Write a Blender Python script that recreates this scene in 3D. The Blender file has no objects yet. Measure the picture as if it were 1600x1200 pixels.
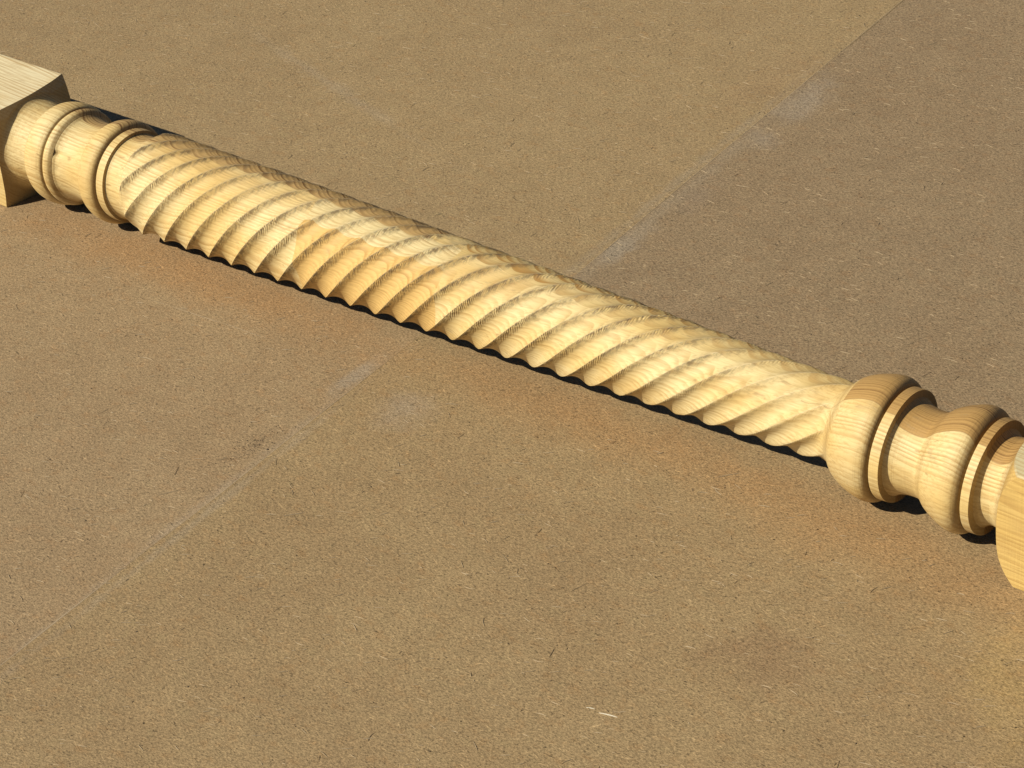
import bpy, math, random
from mathutils import Matrix, Vector, noise
random.seed(7)
C = bpy.context.scene.collection
scene = bpy.context.scene
K = 0.09                       # one unit of the drawing = the 90 mm side of the post's square blocks
PI = math.pi

# ------------------------------------------------------------------ camera
cam_d = bpy.data.cameras.new('camera'); cam = bpy.data.objects.new('camera', cam_d); C.objects.link(cam)
yaw, pit, rol = -0.7318, 0.5982, -0.1109
fwd = Vector((math.sin(yaw)*math.cos(pit), math.cos(yaw)*math.cos(pit), -math.sin(pit)))
rt = Vector((math.cos(yaw), -math.sin(yaw), 0)); up = rt.cross(fwd)
cr, sr = math.cos(rol), math.sin(rol)
r2 = cr*rt + sr*up; u2 = -sr*rt + cr*up
M = Matrix((r2, u2, -fwd)).transposed().to_4x4()
M.translation = Vector((8.1115, -12.1346, 10.8125))*K
cam.matrix_world = M
cam_d.sensor_width = 36; cam_d.lens = 3623.7/1600*36
cam_d.clip_start = 0.05; cam_d.clip_end = 500
scene.camera = cam
# ------------------------------------------------------------------ daylight
SUN = Vector((0.53, 0.935, -1.0)).normalized()     # direction the light travels
EXPOSURE = 0.05
elev = math.asin(-SUN.z); azi = math.atan2(-SUN.x, -SUN.y)
w = bpy.data.worlds.new('World'); scene.world = w; w.use_nodes = True
nt = w.node_tree; bg = nt.nodes['Background']
sky = nt.nodes.new('ShaderNodeTexSky'); sky.sky_type = 'NISHITA'; sky.sun_disc = False
sky.altitude = 800; sky.air_density = 0.7; sky.dust_density = 0.2; sky.ozone_density = 1.0
sky.sun_elevation = elev; sky.sun_rotation = azi
nt.links.new(sky.outputs[0], bg.inputs[0]); bg.inputs[1].default_value = 0.05
ld = bpy.data.lights.new('sun', 'SUN'); ld.energy = 5.0; ld.angle = math.radians(0.5); ld.color = (1, 0.94, 0.80)
lo = bpy.data.objects.new('sun', ld); C.objects.link(lo); lo.rotation_euler = SUN.to_track_quat('-Z', 'Y').to_euler()
lo.location = (-1, -2, 3)
scene.cycles.diffuse_bounces = 1
scene.view_settings.view_transform = 'Standard'; scene.view_settings.look = 'None'
scene.view_settings.exposure = EXPOSURE; scene.view_settings.gamma = 1

# ------------------------------------------------------------------ node helper
class N:
    def __init__(s, name):
        s.m = bpy.data.materials.new(name); s.m.use_nodes = True; s.t = s.m.node_tree; s.t.nodes.clear()
        s.out = s.t.nodes.new('ShaderNodeOutputMaterial'); s.b = s.t.nodes.new('ShaderNodeBsdfPrincipled')
        s.t.links.new(s.b.outputs[0], s.out.inputs[0])
    def put(s, sock, v):
        if isinstance(v, (int, float)): sock.default_value = v
        elif isinstance(v, tuple): sock.default_value = v if len(sock.default_value) == len(v) else (*v, 1)
        else: s.t.links.new(v, sock)
    def math(s, op, a, b=0.0, c=0.0, clamp=False):
        n = s.t.nodes.new('ShaderNodeMath'); n.operation = op; n.use_clamp = clamp
        s.put(n.inputs[0], a); s.put(n.inputs[1], b); s.put(n.inputs[2], c); return n.outputs[0]
    def add(s, a, b): return s.math('ADD', a, b)
    def sub(s, a, b): return s.math('SUBTRACT', a, b)
    def mul(s, a, b, clamp=False): return s.math('MULTIPLY', a, b, clamp=clamp)
    def gt(s, a, b): return s.math('GREATER_THAN', a, b)
    def lt(s, a, b): return s.math('LESS_THAN', a, b)
    def step(s, x, a, b, lo=0.0, hi=1.0):
        n = s.t.nodes.new('ShaderNodeMapRange'); n.interpolation_type = 'SMOOTHSTEP'
        s.put(n.inputs[0], x)
        for i, v in zip((1, 2, 3, 4), (a, b, lo, hi)): s.put(n.inputs[i], v)
        return n.outputs[0]
    def mix(s, f, a, b, mode='MIX'):
        n = s.t.nodes.new('ShaderNodeMix'); n.data_type = 'RGBA'; n.blend_type = mode
        s.put(n.inputs[0], f); s.put(n.inputs[6], a); s.put(n.inputs[7], b); return n.outputs[2]
    def noise(s, v, scale, detail=2, rough=.5, dist=0, out=0):
        n = s.t.nodes.new('ShaderNodeTexNoise'); s.put(n.inputs['Vector'], v); s.put(n.inputs['Scale'], scale)
        n.inputs['Detail'].default_value = detail; n.inputs['Roughness'].default_value = rough; n.inputs['Distortion'].default_value = dist
        return n.outputs[out]
    def voro(s, v, scale, out=0):
        n = s.t.nodes.new('ShaderNodeTexVoronoi'); s.put(n.inputs['Vector'], v); s.put(n.inputs['Scale'], scale); return n.outputs[out]
    def coord(s, which='Object'): return s.t.nodes.new('ShaderNodeTexCoord').outputs[which]
    def map(s, v, scale=(1, 1, 1), rot=(0, 0, 0), loc=(0, 0, 0)):
        n = s.t.nodes.new('ShaderNodeMapping'); s.put(n.inputs[0], v)
        n.inputs[1].default_value = loc; n.inputs[2].default_value = rot; n.inputs[3].default_value = scale; return n.outputs[0]
    def xyz(s, v):
        n = s.t.nodes.new('ShaderNodeSeparateXYZ'); s.put(n.inputs[0], v); return n.outputs
    def comb(s, x, y, z):
        n = s.t.nodes.new('ShaderNodeCombineXYZ'); s.put(n.inputs[0], x); s.put(n.inputs[1], y); s.put(n.inputs[2], z); return n.outputs[0]
    def bump(s, h, strength, dist, prev=None):
        n = s.t.nodes.new('ShaderNodeBump'); s.put(n.inputs['Strength'], strength); n.inputs['Distance'].default_value = dist
        s.put(n.inputs['Height'], h)
        if prev is not None: s.put(n.inputs['Normal'], prev)
        return n.outputs[0]

# ------------------------------------------------------------------ pine, glued up from lamellas
def pine(name, fluted=False):
    g = N(name)
    P = g.map(g.coord(), (1/K,)*3)
    wv = g.noise(g.map(P, (.5, 1.1, 1.1)), 1.6, 2, .5, 0, 1)
    sv = g.t.nodes.new('ShaderNodeVectorMath'); sv.operation = 'SUBTRACT'; g.put(sv.inputs[0], wv); sv.inputs[1].default_value = (.5, .5, .5)
    sc = g.t.nodes.new('ShaderNodeVectorMath'); sc.operation = 'MULTIPLY'; g.put(sc.inputs[0], sv.outputs[0]); sc.inputs[1].default_value = (0, .13, .13)
    ad = g.t.nodes.new('ShaderNodeVectorMath'); ad.operation = 'ADD'; g.put(ad.inputs[0], P); g.put(ad.inputs[1], sc.outputs[0])
    x, y, z = g.xyz(P); _, yw, zw = g.xyz(ad.outputs[0])
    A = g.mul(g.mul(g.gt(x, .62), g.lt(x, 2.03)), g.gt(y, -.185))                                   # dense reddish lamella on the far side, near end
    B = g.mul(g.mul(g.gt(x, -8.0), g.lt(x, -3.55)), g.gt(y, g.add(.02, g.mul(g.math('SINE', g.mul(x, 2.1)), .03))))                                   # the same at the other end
    Cc = g.mul(g.mul(g.gt(x, -4.77), g.lt(x, -3.2)), g.mul(g.gt(y, -.23), g.lt(y, .02)))
    D = g.mul(g.mul(g.gt(x, -4.77), g.lt(x, -3.2)), g.lt(y, -.23))
    E_ = g.mul(g.gt(x, -3.3), g.mul(g.lt(x, .25), g.gt(y, .12)))
    # ring distance in each lamella
    def rings(yc, zc, ty, tz):
        a = g.sub(g.add(yw, g.mul(x, ty)), yc); b = g.sub(g.add(zw, g.mul(x, tz)), zc)
        return g.math('SQRT', g.add(g.mul(a, a), g.mul(b, b)))
    r0 = rings(1.9, 2.5, .03, .035); rA = rings(2.8, 1.2, .02, .0)
    rF = rings(.25, -1.0, .03, .06); F_ = g.mul(g.gt(x, -3.2), g.lt(x, .62)); G_ = g.mul(F_, g.gt(y, g.add(-.06, g.mul(g.math('SINE', g.mul(x, 1.3)), .05)))); rG = rings(.45, -.35, .035, .09); rB = rings(1.3, -.8, .05, .03); rC = rings(-2.0, .9, .03, -.05); rD = rings(-.6, 1.6, -.06, .05)
    def sel(base, pairs):
        v = base
        for m, o in pairs: v = g.add(g.mul(v, g.sub(1.0, m)), g.mul(o, m))
        return v
    r = sel(r0, [(F_, rF), (G_, rG), (A, rA), (B, rB), (Cc, rC), (D, rD)])
    per = g.noise(g.map(P, (.15, .8, .8), loc=(3, 1, 5)), 2.2, 2)
    v = g.add(g.mul(r, g.add(30.0, g.add(g.mul(A, 10.0), g.mul(F_, -4.0)))), g.add(g.mul(per, 3.5), g.mul(g.noise(g.comb(g.mul(r, 8.0), 0.0, 0.0), 1.0, 1), 3.0)))
    fr = g.math('FRACT', v); idx = g.math('FLOOR', v)
    ramp = g.mul(g.step(fr, .25, .86), g.step(fr, 1.0, .93))
    wn = g.t.nodes.new('ShaderNodeTexWhiteNoise'); wn.noise_dimensions = '1D'; g.put(wn.inputs['W'], idx)
    inten = g.mul(g.add(.3, g.mul(wn.outputs[0], .78)), g.step(g.noise(g.map(P, (.5, 2, 2), loc=(2, 8, 3)), 1.4, 2), .3, .65, .35, 1.0))
    late = g.math('MINIMUM', g.mul(g.mul(ramp, inten), g.add(1.0, g.add(g.mul(G_, .45), g.mul(B, .4)))), 1.0)
    fib = g.noise(g.map(P, (3.0, 70, 70)), 1.0, 3, .6)
    blot = g.noise(g.map(P, (.7, 1.6, 1.6), loc=(7, 2, 1)), 1.5, 3, .55)
    early = g.mix(g.step(blot, .35, .68), (.72, .515, .205), (.765, .61, .31))
    early = g.mix(D, early, (.71, .465, .165)); early = g.mix(Cc, early, (.75, .61, .32))
    early = g.mix(g.mul(G_, .38), early, (.53, .37, .135))
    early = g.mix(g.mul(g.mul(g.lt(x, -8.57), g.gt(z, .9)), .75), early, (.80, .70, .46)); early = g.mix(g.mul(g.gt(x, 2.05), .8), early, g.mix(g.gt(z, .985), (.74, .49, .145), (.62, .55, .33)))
    tone = g.noise(g.map(P, (.6, 1.3, 1.3), loc=(11, 3, 2)), 1.3, 3)
    early = g.mix(g.step(tone, .5, .7, 0, .65), early, (.62, .41, .15))
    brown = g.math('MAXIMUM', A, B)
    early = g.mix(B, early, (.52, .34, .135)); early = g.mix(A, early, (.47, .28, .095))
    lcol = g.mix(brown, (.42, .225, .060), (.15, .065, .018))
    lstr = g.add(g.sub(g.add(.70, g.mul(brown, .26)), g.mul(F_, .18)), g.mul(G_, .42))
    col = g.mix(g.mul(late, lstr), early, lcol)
    col = g.mix(g.step(fib, .42, .72, 0.0, .42), col, (.40, .24, .075), 'MIX')
    glue = g.mul(g.gt(x, .25), g.lt(g.math('ABSOLUTE', g.add(y, .185)), .004))
    col = g.mix(g.mul(glue, .45), col, (.30, .18, .07))
    # knots of dark resin flecks, torn-grain patches
    fl = g.noise(g.map(P, (5, 22, 22), loc=(1, 9, 4)), 1.0, 2, .5)
    col = g.mix(g.step(fl, .66, .76, 0, .5), col, (.30, .17, .06))
    gr = g.noise(g.map(P, (1.5, 4, 4), loc=(8, 8, 1)), 1.6, 4, .7)
    col = g.mix(g.step(gr, .60, .74, 0, .35), col, (.33, .25, .14))
    # end grain drinks in more light than long grain: cuts across the fibres are browner
    ge = g.t.nodes.new('ShaderNodeNewGeometry'); nx, _, _ = g.xyz(ge.outputs['True Normal'])
    eg = g.step(g.math('ABSOLUTE', nx), .42, .97, 0.0, .62)
    col = g.mix(eg, col, (.25, .145, .05))
    hb = g.bump(fib, .35, .0006)
    hb = g.bump(late, .12, .0004, hb)
    if fluted:
        uv = g.xyz(g.coord('UV'))                    # u = length along the flute, v = 0..1 across it
        s_, t_ = uv[0], uv[1]
        # knife chatter: small steps across the flute, deepest beside the ridge
        j = g.noise(g.comb(g.mul(s_, 3.0), g.mul(t_, 2.0), 0.0), 1.0, 2)
        ph = g.add(g.mul(s_, 44.0), g.add(g.mul(t_, 5.0), g.mul(j, 5.0)))
        saw = g.add(g.mul(g.math('PINGPONG', ph, .5), .6), g.mul(g.noise(g.comb(g.mul(s_, 40.0), g.mul(t_, 3.0), 0.0), 1.0, 2, .6), .5))
        patch = g.noise(g.comb(g.mul(s_, .8), g.math('FLOOR', g.mul(s_, 0.0)), 0.0), 1.0, 2)
        pm = g.noise(g.map(P, (1.2, 1.2, 1.2), loc=(4, 4, 4)), 1.3, 2)
        jt = g.noise(g.comb(g.mul(s_, 9.0), 0.0, 0.0), 1.0, 3, .7)
        near = g.add(g.step(g.add(t_, g.mul(g.sub(jt, .5), .35)), .38, .05), g.mul(g.step(t_, .95, 1.0), .35))
        amt = g.mul(near, g.step(pm, .3, .6, .6, 1.1))
        endfade = g.step(x, .3, -1.2)
        amt = g.mul(amt, g.add(.3, g.mul(endfade, .7)))
        hb = g.bump(g.mul(saw, amt), .95, .0021, hb)
        torn = g.noise(g.comb(g.mul(s_, 22.0), g.mul(t_, 5.0), 0.0), 1.0, 3, .7)
        dirt = g.mul(g.mul(g.step(torn, .42, .60), amt), .8)
        col = g.mix(dirt, col, (.22, .15, .075))
        fuzz = g.mul(g.step(t_, .035, .0), g.step(torn, .3, .6))
        col = g.mix(g.mul(fuzz, .5), col, (.86, .74, .5))
    else:
        ln = g.noise(g.map(P, (60, 1.0, 1.0)), 1.0, 2)
        hb = g.bump(ln, .45, .0005, hb)
    hb = g.bump(g.noise(g.map(P, (6, 12, 12)), 1.0, 3, .6), .3, .001, hb)
    g.put(g.b.inputs['Base Color'], col); g.put(g.b.inputs['Roughness'], g.add(.5, g.mul(fib, .2)))
    g.b.inputs['Specular IOR Level'].default_value = .3
    g.put(g.b.inputs['Normal'], hb)
    return g.m
PINE = pine('turned_pine'); PINE_F = pine('fluted_pine', True)

# ------------------------------------------------------------------ hardboard
GREY = (.37, .315, .245); WARM_BOUNCE = (.40, .215, .085)  # second tone paints warm light bounced from the post onto the boards
def hardboard(name, base, dark, light, seed, stains_and_bounce=()):
    g = N(name)
    P = g.map(g.coord(), (1/K,)*3)
    x, y, z = g.xyz(P)
    off = (seed*3.1, seed*1.7, 0)
    big = g.noise(g.map(P, loc=off), .35, 3, .55)
    mid = g.noise(g.map(P, loc=off), 1.3, 4, .6)
    mot = g.noise(g.map(P, (1, 1.5, 1), (0, 0, .5), off), 7.0, 3, .6)
    col = g.mix(g.step(big, .3, .7, 0, .6), base, dark)
    col = g.mix(g.step(mid, .38, .66, 0, .4), col, light)
    col = g.mix(g.step(mot, .52, .72, 0, .45), col, (base[0]*.98, base[1]*.84, base[2]*.72))
    col = g.mix(g.step(mot, .46, .28, 0, .35), col, (base[0]*1.05, base[1]*1.12, base[2]*1.10))
    # stain marks, and bounce light off the pine painted into the colour: (x, y, rx, ry, angle, colour, strength)
    for k, (sx, sy, rx, ry, ang, sc, st) in enumerate(stains_and_bounce):
        amp = 1.3 if sc == WARM_BOUNCE else 2.4
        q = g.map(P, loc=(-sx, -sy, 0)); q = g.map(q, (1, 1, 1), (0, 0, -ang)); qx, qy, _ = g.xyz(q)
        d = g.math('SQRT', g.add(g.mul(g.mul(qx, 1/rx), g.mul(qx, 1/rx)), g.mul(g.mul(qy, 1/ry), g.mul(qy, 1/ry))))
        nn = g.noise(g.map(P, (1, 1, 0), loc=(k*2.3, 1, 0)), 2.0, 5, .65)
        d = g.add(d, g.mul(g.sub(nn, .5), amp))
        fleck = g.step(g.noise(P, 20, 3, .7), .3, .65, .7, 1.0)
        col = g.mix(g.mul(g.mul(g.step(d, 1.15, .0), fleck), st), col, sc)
    grit = g.noise(g.map(P, (1, 1.7, 1), (0, 0, -.4), off), 26, 4, .75)
    fine = g.noise(g.map(P, (1, 1.9, 1), (0, 0, -.35), off), 48, 3, .75)
    lum = g.add(1.0, g.add(g.mul(g.sub(.5, grit), 1.5), g.mul(g.sub(.5, fine), 2.6)))
    for k, (a, sc) in enumerate(((-.40, 1.0), (-.05, .85), (-.85, .9), (.35, .8))):
        wq = g.map(P, loc=(seed+k, k*2., 0), rot=(0, 0, a))
        fn = g.noise(g.map(wq, (9, 62, 1)), sc*1.25, 1, .5, .4)
        lum = g.add(lum, g.step(fn, .68, .80, 0, .55)); lum = g.sub(lum, g.step(fn, .31, .22, 0, .45))
    sp = g.voro(g.map(P, loc=off), 4.5); spn = g.noise(g.map(P, loc=(5, seed, 0)), 2.0, 1)
    lum = g.mul(lum, g.sub(1.0, g.mul(g.mul(g.step(sp, .05, .03), g.step(spn, .45, .55)), .75)))
    lum = g.mul(g.math('MINIMUM', g.math('MAXIMUM', lum, .20), 2.1), g.step(g.noise(g.map(P, loc=(seed*2., 4, 0)), 3.2, 4, .65), .3, .7, .92, .84))
    vm = g.t.nodes.new('ShaderNodeVectorMath'); vm.operation = 'SCALE'; g.put(vm.inputs[0], col); g.put(vm.inputs['Scale'], lum)
    g.put(g.b.inputs['Base Color'], vm.outputs[0])
    g.put(g.b.inputs['Roughness'], .62); g.b.inputs['Specular IOR Level'].default_value = .25
    h = g.bump(grit, .35, .0012); h = g.bump(fine, .45, .0006, h); h = g.bump(mid, .2, .004, h)
    g.put(g.b.inputs['Normal'], h)
    return g.m

# ------------------------------------------------------------------ mesh helpers
def link(name, verts, faces, mat, parent=None, smooth=True, uvs=None):
    me = bpy.data.meshes.new(name); me.from_pydata([tuple(c*K for c in v) for v in verts], [], faces); me.update()
    if smooth: me.polygons.foreach_set('use_smooth', [True]*len(me.polygons))
    if uvs is not None:
        l = me.uv_layers.new(name='UVMap'); data = []
        for f in uvs:
            for p in f: data += p
        l.data.foreach_set('uv', data)
    me.materials.append(mat)
    o = bpy.data.objects.new(name, me); C.objects.link(o)
    if parent: o.parent = parent; o.location = -parent.location
    return o
def grid_faces(nr, nc, base=0, wrap=True):
    f = []
    for i in range(nr-1):
        for j in range(nc if wrap else nc-1):
            a = base+i*nc+j; b = base+i*nc+(j+1) % nc
            f.append((a, b, b+nc, a+nc))
    return f
def catmull(pts, n=8):
    out = []
    for i in range(len(pts)-1):
        p0 = pts[i-1] if i else tuple(2*pts[0][k]-pts[1][k] for k in (0, 1))
        p1, p2 = pts[i], pts[i+1]
        p3 = pts[i+2] if i+2 < len(pts) else tuple(2*p2[k]-p1[k] for k in (0, 1))
        for s in range(n):
            t = s/n
            out.append(tuple(.5*(2*p1[k]+(p2[k]-p0[k])*t+(2*p0[k]-5*p1[k]+4*p2[k]-p3[k])*t*t+(3*p1[k]-p0[k]-3*p2[k]+p3[k])*t**3) for k in (0, 1)))
    out.append(pts[-1]); return out
NA = 200
def lathe(name, pts, parent, n=8, dents=()):
    """surface of revolution about the post's axis; corners marked by a repeated point stay sharp"""
    runs = [[pts[0]]]
    for p in pts[1:]:
        if p == runs[-1][-1]: runs.append([p])
        else: runs[-1].append(p)
    V, F = [], []
    for run in runs:
        prof = catmull(run, n); base = len(V)
        for (px, pr) in prof:
            for a in range(NA):
                ph = 2*PI*a/NA
                r = pr + .0015*noise.noise(Vector((px*3, math.cos(ph)*2, math.sin(ph)*2)))
                for (dx, dp, sx, sp, dep) in dents:
                    dd = ((px-dx)/sx)**2 + (((ph-dp+PI) % (2*PI)-PI)/sp)**2
                    if dd < 6: r -= dep*math.exp(-dd)
                V.append((px, r*math.cos(ph), .5+r*math.sin(ph)))
        F += grid_faces(len(prof), NA, base)
    return link(name, V, F, PINE, parent)

# ------------------------------------------------------------------ the post
post = bpy.data.objects.new('turned_post', None); C.objects.link(post); post.location = (-3.2*K, 0, 0)
post.empty_display_size = .05
post['label'] = 'pale pine post with spiral fluted shaft, turned collars and square ends, lying on hardboard'
post['category'] = 'post'

def block(name, x_far, profile, sgn):
    """square block whose inner end is turned to a shoulder; profile = [(r, x)] from the corner radius inwards"""
    def X(r):
        for (ra, xa), (rb, xb) in zip(profile, profile[1:]):
            if ra >= r >= rb:
                t = (ra-r)/(ra-rb); return xa+(xb-xa)*t
        return profile[0][1] if r > profile[0][0] else profile[-1][1]
    ang = []
    for q in range(4):
        c0 = q*PI/2+PI/4
        base = [-PI/4+i*PI/2/60 for i in range(60)]
        ang += [c0 + math.copysign(abs(b/(PI/4))**2.2, b)*PI/4 for b in base]
    ang = sorted(a % (2*PI) for a in ang)
    def sq(ph, k=70):
        c, s = abs(math.cos(ph)), abs(math.sin(ph)); m = max(c, s)
        return .5/(m*((c/m)**k+(s/m)**k)**(1/k))
    V, F = [], []; n = len(ang)
    xs = [0, .02, .06, .2, .5, 1.0]
    for t in xs:
        for ph in ang:
            r = sq(ph); xe = X(r); xx = xe+(x_far-xe)*t
            V.append((xx, r*math.cos(ph), .5+r*math.sin(ph)))
    F += grid_faces(len(xs), n)
    base = len(V); V += V[(len(xs)-1)*n:len(xs)*n]; F.append(tuple(range(base, base+n)))       # outer end
    base = len(V); NR = 40; rn = profile[-1][0]
    for i in range(NR+1):
        t = i/NR
        for ph in ang:
            rq = sq(ph); r = rq+(rn-rq)*t; xx = X(r)
            V.append((xx, r*math.cos(ph), .5+r*math.sin(ph)))
    F += grid_faces(NR+1, n, base)
    return link(name, V, F, PINE, post)

def dense(pr, n=6): return [(a, b) for a, b in catmull(pr, n)]
block('square_block', -13.2, dense([(.72, -8.635), (.62, -8.60), (.55, -8.585), (.50, -8.573), (.465, -8.558), (.435, -8.53), (.412, -8.49), (.395, -8.44), (.382, -8.39), (.374, -8.34), (.368, -8.30)]), -1)
block('square_block', 6.0, dense([(.72, 2.23), (.66, 2.16), (.62, 2.12), (.56, 2.078), (.50, 2.058), (.45, 2.045), (.40, 2.01), (.36, 1.965), (.337, 1.91), (.333, 1.87), (.345, 1.835), (.375, 1.806)][:10]), 1)

# far collar group
lathe('bead', [(-8.302, .367), (-8.296, .402), (-8.255, .448), (-8.20, .481), (-8.13, .497), (-8.06, .497), (-8.01, .478), (-7.993, .452)], post)
lathe('small_bead', [(-7.993, .452), (-7.975, .466), (-7.95, .470), (-7.92, .458), (-7.900, .436), (-7.892, .425)], post)
lathe('cove', [(-7.892, .425), (-7.86, .405), (-7.80, .390), (-7.72, .386), (-7.64, .392), (-7.57, .404), (-7.530, .410), (-7.530, .410), (-7.525, .400)], post,
      dents=[(-7.86, math.radians(146), .045, .07, .022), (-7.84, math.radians(165), .03, .09, .006)])
lathe('bead', [(-7.525, .400), (-7.522, .432), (-7.49, .460), (-7.44, .486), (-7.38, .497), (-7.33, .494), (-7.29, .468), (-7.270, .415)], post)
lathe('fillet', [(-7.270, .415), (-7.262, .446), (-7.262, .446), (-7.18, .442), (-7.18, .442), (-7.176, .415)], post)
lathe('cove', [(-7.176, .415), (-7.14, .402), (-7.09, .400), (-7.03, .408), (-6.985, .422), (-6.95, .440)], post)
# near collar group
lathe('bead', [(.52, .322), (.555, .352), (.60, .398), (.65, .431), (.72, .461), (.80, .484), (.87, .493), (.92, .483), (.95, .460), (.964, .425), (.970, .380)], post,
      dents=[(.80, math.radians(212), .10, .012, .006)])
lathe('fillet', [(.970, .380), (.984, .438), (.984, .438), (.990, .441), (1.062, .439), (1.062, .439), (1.066, .385)], post)
lathe('cove', [(1.066, .385), (1.10, .360), (1.16, .343), (1.23, .336), (1.29, .338), (1.315, .345), (1.315, .345), (1.325, .352)], post)
lathe('bead', [(1.325, .352), (1.35, .372), (1.385, .402), (1.44, .433), (1.51, .464), (1.58, .486), (1.635, .486), (1.675, .468), (1.705, .430), (1.718, .380)], post,
      dents=[(1.57, math.radians(212), .09, .012, .006)])
lathe('fillet', [(1.718, .380), (1.736, .437), (1.736, .437), (1.742, .440), (1.802, .438), (1.802, .438), (1.806, .375)], post)
lathe('cove', [(1.806, .375), (1.835, .348), (1.87, .339), (1.905, .337), (1.9100, .337)], post)

# twisted shaft: nine flutes
X0, PITCH, NF = -6.8664, .28566, 9
PHS = math.radians(-131.9)
def rad(x):
    u = (x+8.6282)/10; return .5165-.0992*u-.1212*u*u
def shaft():
    xs = []; x = -6.95
    while x < .515:
        xs.append(x); x += .0125 if x < -6.6 or x > -.1 else .0145
    xs.append(.52)
    M_ = 24; V, F, UV = [], [], []; nc = NF*M_
    lead = NF*PITCH
    S = []
    for i, x in enumerate(xs):
        R = rad(x)
        round_ = .35*min(1, max(0, (x+1.3)/1.6))            # ridges sharp at the far end, rounded at the near end
        dep = (.043-.007*min(1, max(0, (x+5)/4)))*min(1, max(0, (x+6.96)/.06))**.7 * min(1, max(0, (.60-x)/.16))**.8
        flare_l = max(0, 1-(x+6.95)/.14)
        s = (x-xs[0])*math.hypot(1, 2*PI*R/lead); S.append(s)
        base_ph = PHS-2*PI*(x-X0)/lead
        for k in range(NF):
            for m in range(M_):
                t = m/M_
                t = t - .035*math.sin(2*PI*t)*1.0       # crowd samples at the ridge
                ph = base_ph + 2*PI*(k+t)/NF            # t=0 on a ridge
                u = 2*t-1
                sharp = 1-abs(u)**2.0
                soft = .5+.5*math.cos(PI*u)
                d = dep*((1-round_)*sharp+round_*(.35*sharp+.65*soft))
                rr = R-d
                nk = noise.noise(Vector((s*7.0, k*5.3, 1.0)))+.6*noise.noise(Vector((s*34.0, k*3.1, 4.0)))
                edge = max(0, 1-min(t, 1-t)/.06)
                rr -= edge*(.0035+.0065*max(0, nk))*(1-.7*round_)
                # fine steps left by the cutter
                rr += .0006*math.sin(s*150+t*5)*(1-round_)*max(0, 1-min(t, 1-t)/.3)
                rr += .0020*noise.noise(Vector((s*1.2, (k+t)*1.5, 7)))
                if x < -6.80: # blend into the cove's lip
                    q = max(0, min(1, (x+6.95)/.07)); rr = (.440)*(1-q)+rr*q
                if x > .45:
                    q = (x-.45)/.07; q = q*q; rr = rr*(1-q)+.322*q
                V.append((x, rr*math.cos(ph), .5+rr*math.sin(ph)))
    for i in range(len(xs)-1):
        for k in range(NF):
            for m in range(M_):
                a = i*nc+k*M_+m; b = i*nc+(k*M_+m+1) % nc
                F.append((a, b, b+nc, a+nc))
                t0 = m/M_; t1 = (m+1)/M_; u0 = S[i]+k*3.7; u1 = S[i+1]+k*3.7
                UV.append(((u0, t0), (u0, t1), (u1, t1), (u1, t0)))
    o = link('twisted_shaft', V, F, PINE_F, post, uvs=UV)
    me = o.data                                          # ridges are true edges
    import numpy as np
    if True:
        sharp = []
        for e in me.edges:
            a, b = e.vertices
            if a % nc % M_ == 0 and b % nc % M_ == 0 and abs(a-b) == nc and me.vertices[a].co.x < -1.2*K: sharp.append(e.index)
        for i in sharp: me.edges[i].use_edge_sharp = True
    return o
shaft()

# ------------------------------------------------------------------ ground and hardboard sheets
def simple(name, col, rough=.8):
    g = N(name); P = g.map(g.coord(), (1/K,)*3)
    n = g.noise(P, 3, 5, .6)
    g.put(g.b.inputs['Base Color'], g.mix(n, tuple(c*.7 for c in col), tuple(c*1.2 for c in col))); g.b.inputs['Roughness'].default_value = rough
    g.put(g.b.inputs['Normal'], g.bump(n, .4, .003)); return g.m
gm = simple('packed_earth', (.16, .125, .09))
gr = link('ground', [(-700, -700, -.075), (700, -700, -.075), (700, 700, -.075), (-700, 700, -.075)], [(0, 1, 2, 3)], gm, smooth=False)
gr['kind'] = 'structure'

TH = .035
ys = .30
def sheet(name, quad, mat, label, lift=0.0, wob=0):
    """thin hardboard panel with slightly frayed edges; quad counter-clockwise"""
    pts = []
    for i in range(4):
        a, b = Vector(quad[i]), Vector(quad[(i+1) % 4]); L = (b-a).length; n = max(2, int(L/.06)); nr = Vector(((b-a).y, -(b-a).x)).normalized()
        for k in range(n):
            p = a.lerp(b, k/n)
            seam = -4 < p.x < -2.5 and abs((b-a).y) > 4
            sd = 1.0 if p.y > ys else 5.0
            fr = (.012*noise.noise(Vector((sd, p.y*1.3, 0)))+.004*noise.noise(Vector((sd, p.y*7, 3)))) if seam else 0.0
            if seam and wob in (5, 14): fr += (.006 if p.y > 6.2 and noise.noise(Vector((sd, p.y*1.9, 9))) > -.2 else -.005)
            pts.append(p+Vector((fr, 0)))
    n = len(pts); cx = sum((p for p in pts), Vector((0, 0)))/n
    V = []
    for (z, ins) in ((-TH, 0), (0, 0)):
        for p in pts:
            d = (cx-p).normalized(); V.append((p.x+d.x*ins, p.y+d.y*ins, z+lift))
    F = grid_faces(2, n); F.append(tuple(range(n, 2*n))); F.append(tuple(reversed(range(n))))
    o = link(name, V, F, mat, smooth=False); o['label'] = label; o['category'] = 'board'; o['group'] = 'hardboard sheets laid under the post'
    return o
b_bl = hardboard('hardboard_yellowish', (.358, .250, .125), (.322, .220, .112), (.385, .274, .142), 1,
                 [(-3.5, 5.2, .5, .9, 0, (.34, .22, .11), .5), (-3.22, 3.2, .08, 3.2, .0458, (.33, .255, .165), .55), (-7.5, 3.0, 2.5, .10, -.3, GREY, .2)])
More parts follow.
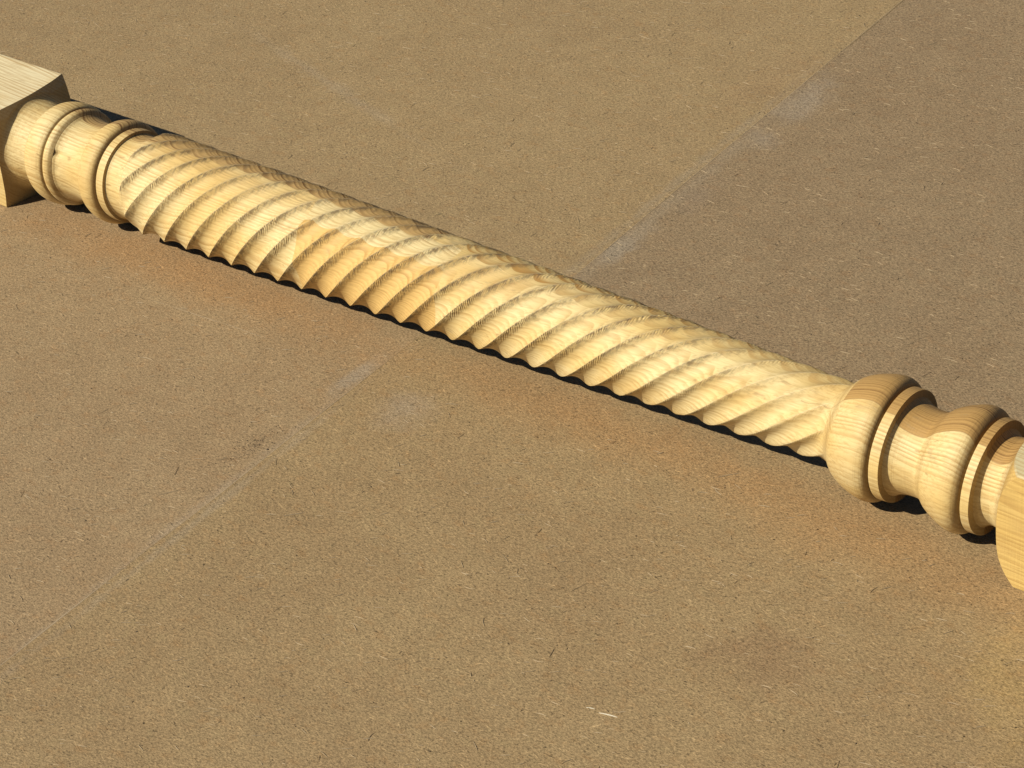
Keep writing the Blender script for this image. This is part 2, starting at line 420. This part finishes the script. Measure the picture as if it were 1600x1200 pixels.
b_br = hardboard('hardboard_greyish', (.295, .208, .118), (.290, .198, .108), (.33, .235, .132), 2,
                 [(-3.02, 5.05, .30, .62, 0, GREY, .42), (-2.98, 4.15, .22, .28, 0, GREY, .42), (-2.98, 1.95, .16, .45, 0, GREY, .6), (-2.9, 3.0, .2, .4, 0, (.30, .225, .15), .5), (-3.05, 2.8, .11, 3.4, .0458, (.33, .255, .165), .55)])
b_fl = hardboard('hardboard_tan', (.352, .243, .132), (.318, .213, .112), (.38, .272, .150), 3,
                 [(-3.75, -2.1, .12, .42, 0, (.20, .14, .09), .2), (-6.2, -.42, 3.2, .50, 0, WARM_BOUNCE, .62), (-3.55, -3.0, .09, 2.8, .042, GREY, .26), (-3.72, -.9, .10, .5, 0, GREY, .5), (-6.6, -2.8, .4, .35, .3, GREY, .4)])
b_fr = hardboard('hardboard_brown', (.352, .243, .122), (.305, .205, .105), (.375, .268, .138), 4,
                 [(-3.05, -1.05, .30, .36, .3, GREY, .38), (-1.6, -.40, 2.6, .45, 0, WARM_BOUNCE, .48), (1.0, -.5, 1.9, .6, -.05, WARM_BOUNCE, .5), (1.15, -2.1, .5, .4, .4, (.23, .13, .07), .5),
                  (2.9, -1.35, .75, .8, .4, (.46, .31, .11), .42), (-3.46, -3.0, .06, 2.8, .042, GREY, .26)])
ys = .30
sheet('hardboard_sheet', [(-40, ys+.01), (-3.0035, ys+.01), (-3.5385, 12), (-40, 12)], b_bl, 'yellowish hardboard sheet behind the far square end and most of the fluted shaft', 0.0, 1)
sheet('hardboard_sheet', [(-3.0037, ys+.01), (30, ys+.01), (30, 12), (-3.5387, 12)], b_br, 'darker greyish hardboard sheet in the upper right behind the near turned collars', .002, 5)
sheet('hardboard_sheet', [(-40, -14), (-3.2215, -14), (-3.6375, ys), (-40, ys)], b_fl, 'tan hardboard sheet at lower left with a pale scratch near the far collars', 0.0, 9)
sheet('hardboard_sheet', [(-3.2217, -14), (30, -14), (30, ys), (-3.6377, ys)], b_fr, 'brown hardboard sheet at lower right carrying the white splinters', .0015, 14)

# ------------------------------------------------------------------ loose fibres pressed on the sheets
def flat(name, col):
    g = N(name); P = g.map(g.coord(), (1/K,)*3); n = g.noise(P, 9, 2)
    g.put(g.b.inputs['Base Color'], g.mix(n, tuple(c*.75 for c in col), tuple(min(1, c*1.2) for c in col))); g.b.inputs['Roughness'].default_value = .7
    return g.m
def strands(name, count, mat, lens, wid, seed, label):
    rnd = random.Random(seed); V, F = [], []
    done = 0
    while done < count:
        x = rnd.uniform(-13, 4); y = rnd.uniform(-6.5, 9)
        if -.45 < y < .45: continue
        L = rnd.uniform(*lens)*(2.2 if rnd.random() < .02 and wid < .0025 else 1); a = rnd.gauss(.40, .38) if rnd.random() < .85 else rnd.uniform(0, PI)
        curl = rnd.gauss(0, .4); wd = wid*rnd.uniform(.6, 1.3); px, py = x, y; n = 4; base = len(V)
        for i in range(n+1):
            aa = a+curl*(i/n-.5); t = i/n; ww = wd*(1-abs(2*t-1)**3*.8)
            nx, ny = -math.sin(aa), math.cos(aa); zz = .0062+.0025*math.sin(PI*t)
            V += [(px+nx*ww, py+ny*ww, zz-.003), (px, py, zz), (px-nx*ww, py-ny*ww, zz-.003)]
            px += math.cos(aa)*L/n; py += math.sin(aa)*L/n
        for i in range(n):
            b = base+i*3; F += [(b, b+1, b+4, b+3), (b+1, b+2, b+5, b+4)]
        done += 1
    o = link(name, V, F, mat, smooth=False); o['kind'] = 'stuff'; o['label'] = label; return o
strands('pale_fibres', 4500, flat('pale_fibre', (.45, .34, .205)), (.02, .095), .0019, 3, 'short pale wood fibres scattered over the hardboard sheets')
strands('dark_fibres', 4500, flat('dark_fibre', (.10, .065, .035)), (.006, .014), .0026, 4, 'short dark wood fibres scattered over the hardboard sheets')
# dark crumbs gathered along the seam at lower left
rnd = random.Random(11); V, F = [], []
def crumb(x, y, s, z0=.004):
    b = len(V)
    for dx, dy, dz in ((1, 0, 0), (0, 1, 0), (-1, 0, 0), (0, -1, 0), (0, 0, 1), (0, 0, -.3)):
        V.append((x+dx*s*rnd.uniform(.6, 1.3), y+dy*s*rnd.uniform(.6, 1.3), z0+dz*s*.8))
    for a, c in ((0, 1), (1, 2), (2, 3), (3, 0)): F.append((b+a, b+c, b+4)); F.append((b+c, b+a, b+5))
for i in range(150): crumb(rnd.gauss(-3.78, .06)+0, rnd.gauss(-2.15, .16), rnd.uniform(.0022, .005))
for i in range(260): crumb(rnd.uniform(-12, 3), rnd.choice((rnd.uniform(-6, -.6), rnd.uniform(1, 8))), rnd.uniform(.003, .008))
cm = link('dark_crumbs', V, F, flat('crumb', (.06, .04, .025)), smooth=False); cm['kind'] = 'stuff'; cm['label'] = 'dark sawdust crumbs beside the lower left seam'

# ------------------------------------------------------------------ splinters and scratch
def splinter(name, a, b, wid, h, mat, label):
    a, b = Vector(a), Vector(b); d = (b-a); n = 8; nr = Vector((-d.y, d.x)).normalized(); V, F = [], []
    for i in range(n+1):
        t = i/n; ww = wid*(math.sin(PI*min(1, t*.9+.06))**.7)*(.8+.4*t); c = a+d*t+nr*.0015*math.sin(t*3); z = .006
        V += [(c.x+nr.x*ww, c.y+nr.y*ww, z-.003), (c.x+nr.x*ww*.4, c.y+nr.y*ww*.4, z+h*math.sin(PI*t)**.5), (c.x-nr.x*ww*.5, c.y-nr.y*ww*.5, z+h*.8*math.sin(PI*t)**.5), (c.x-nr.x*ww, c.y-nr.y*ww, z-.003)]
    for i in range(n):
        for j in range(3): q = i*4+j; F.append((q, q+1, q+5, q+4))
    o = link(name, V, F, mat, smooth=False); o['label'] = label; o['category'] = 'splinter'; o['group'] = 'pale splinters on the lower right sheet'; return o
sm = flat('fresh_splinter', (.74, .67, .52))
splinter('wood_splinter', (.49, -3.141), (.625, -3.108), .0018, .005, sm, 'longer white wood splinter lying on the brown hardboard near the bottom')
splinter('wood_splinter', (.385, -3.145), (.445, -3.125), .0017, .003, sm, 'short thin pale splinter just left of the longer white splinter')
def ridge(name, a, b, wid, h, mat, label, seed):
    a, b = Vector(a), Vector(b); d = b-a; n = 90; nr = Vector((-d.y, d.x)).normalized(); V, F = [], []
    for i in range(n+1):
        t = i/n; k = max(0.05, .5+.9*noise.noise(Vector((t*9, seed, 0))))*min(1, t*8, (1-t)*8); c = a+d*t+nr*(.010*noise.noise(Vector((t*5, seed, 2))))
        V += [(c.x+nr.x*wid*k, c.y+nr.y*wid*k, .0021), (c.x, c.y, .0026+h*k*.4), (c.x-nr.x*wid*k, c.y-nr.y*wid*k, .0021)]
    for i in range(n):
        for j in range(2): q = i*3+j; F.append((q, q+1, q+4, q+3))
    o = link(name, V, F, mat, smooth=False); o['kind'] = 'stuff'; o['label'] = label; return o
fz = flat('raised_fuzz', (.40, .30, .185))
ridge('raised_scratch', (-6.15, -.96), (-4.75, -.88), .0045, .002, fz, 'long pale raised scratch on the tan sheet', 3)
ridge('frayed_edge', (-3.634, -.15), (-3.36, -9.0), .006, .002, fz, 'pale frayed fibres along the seam between the two lower sheets', 8)
ridge('frayed_edge', (-3.045, 1.0), (-3.53, 11.5), .006, .003, fz, 'pale frayed fibres along the seam between the two upper sheets', 12)
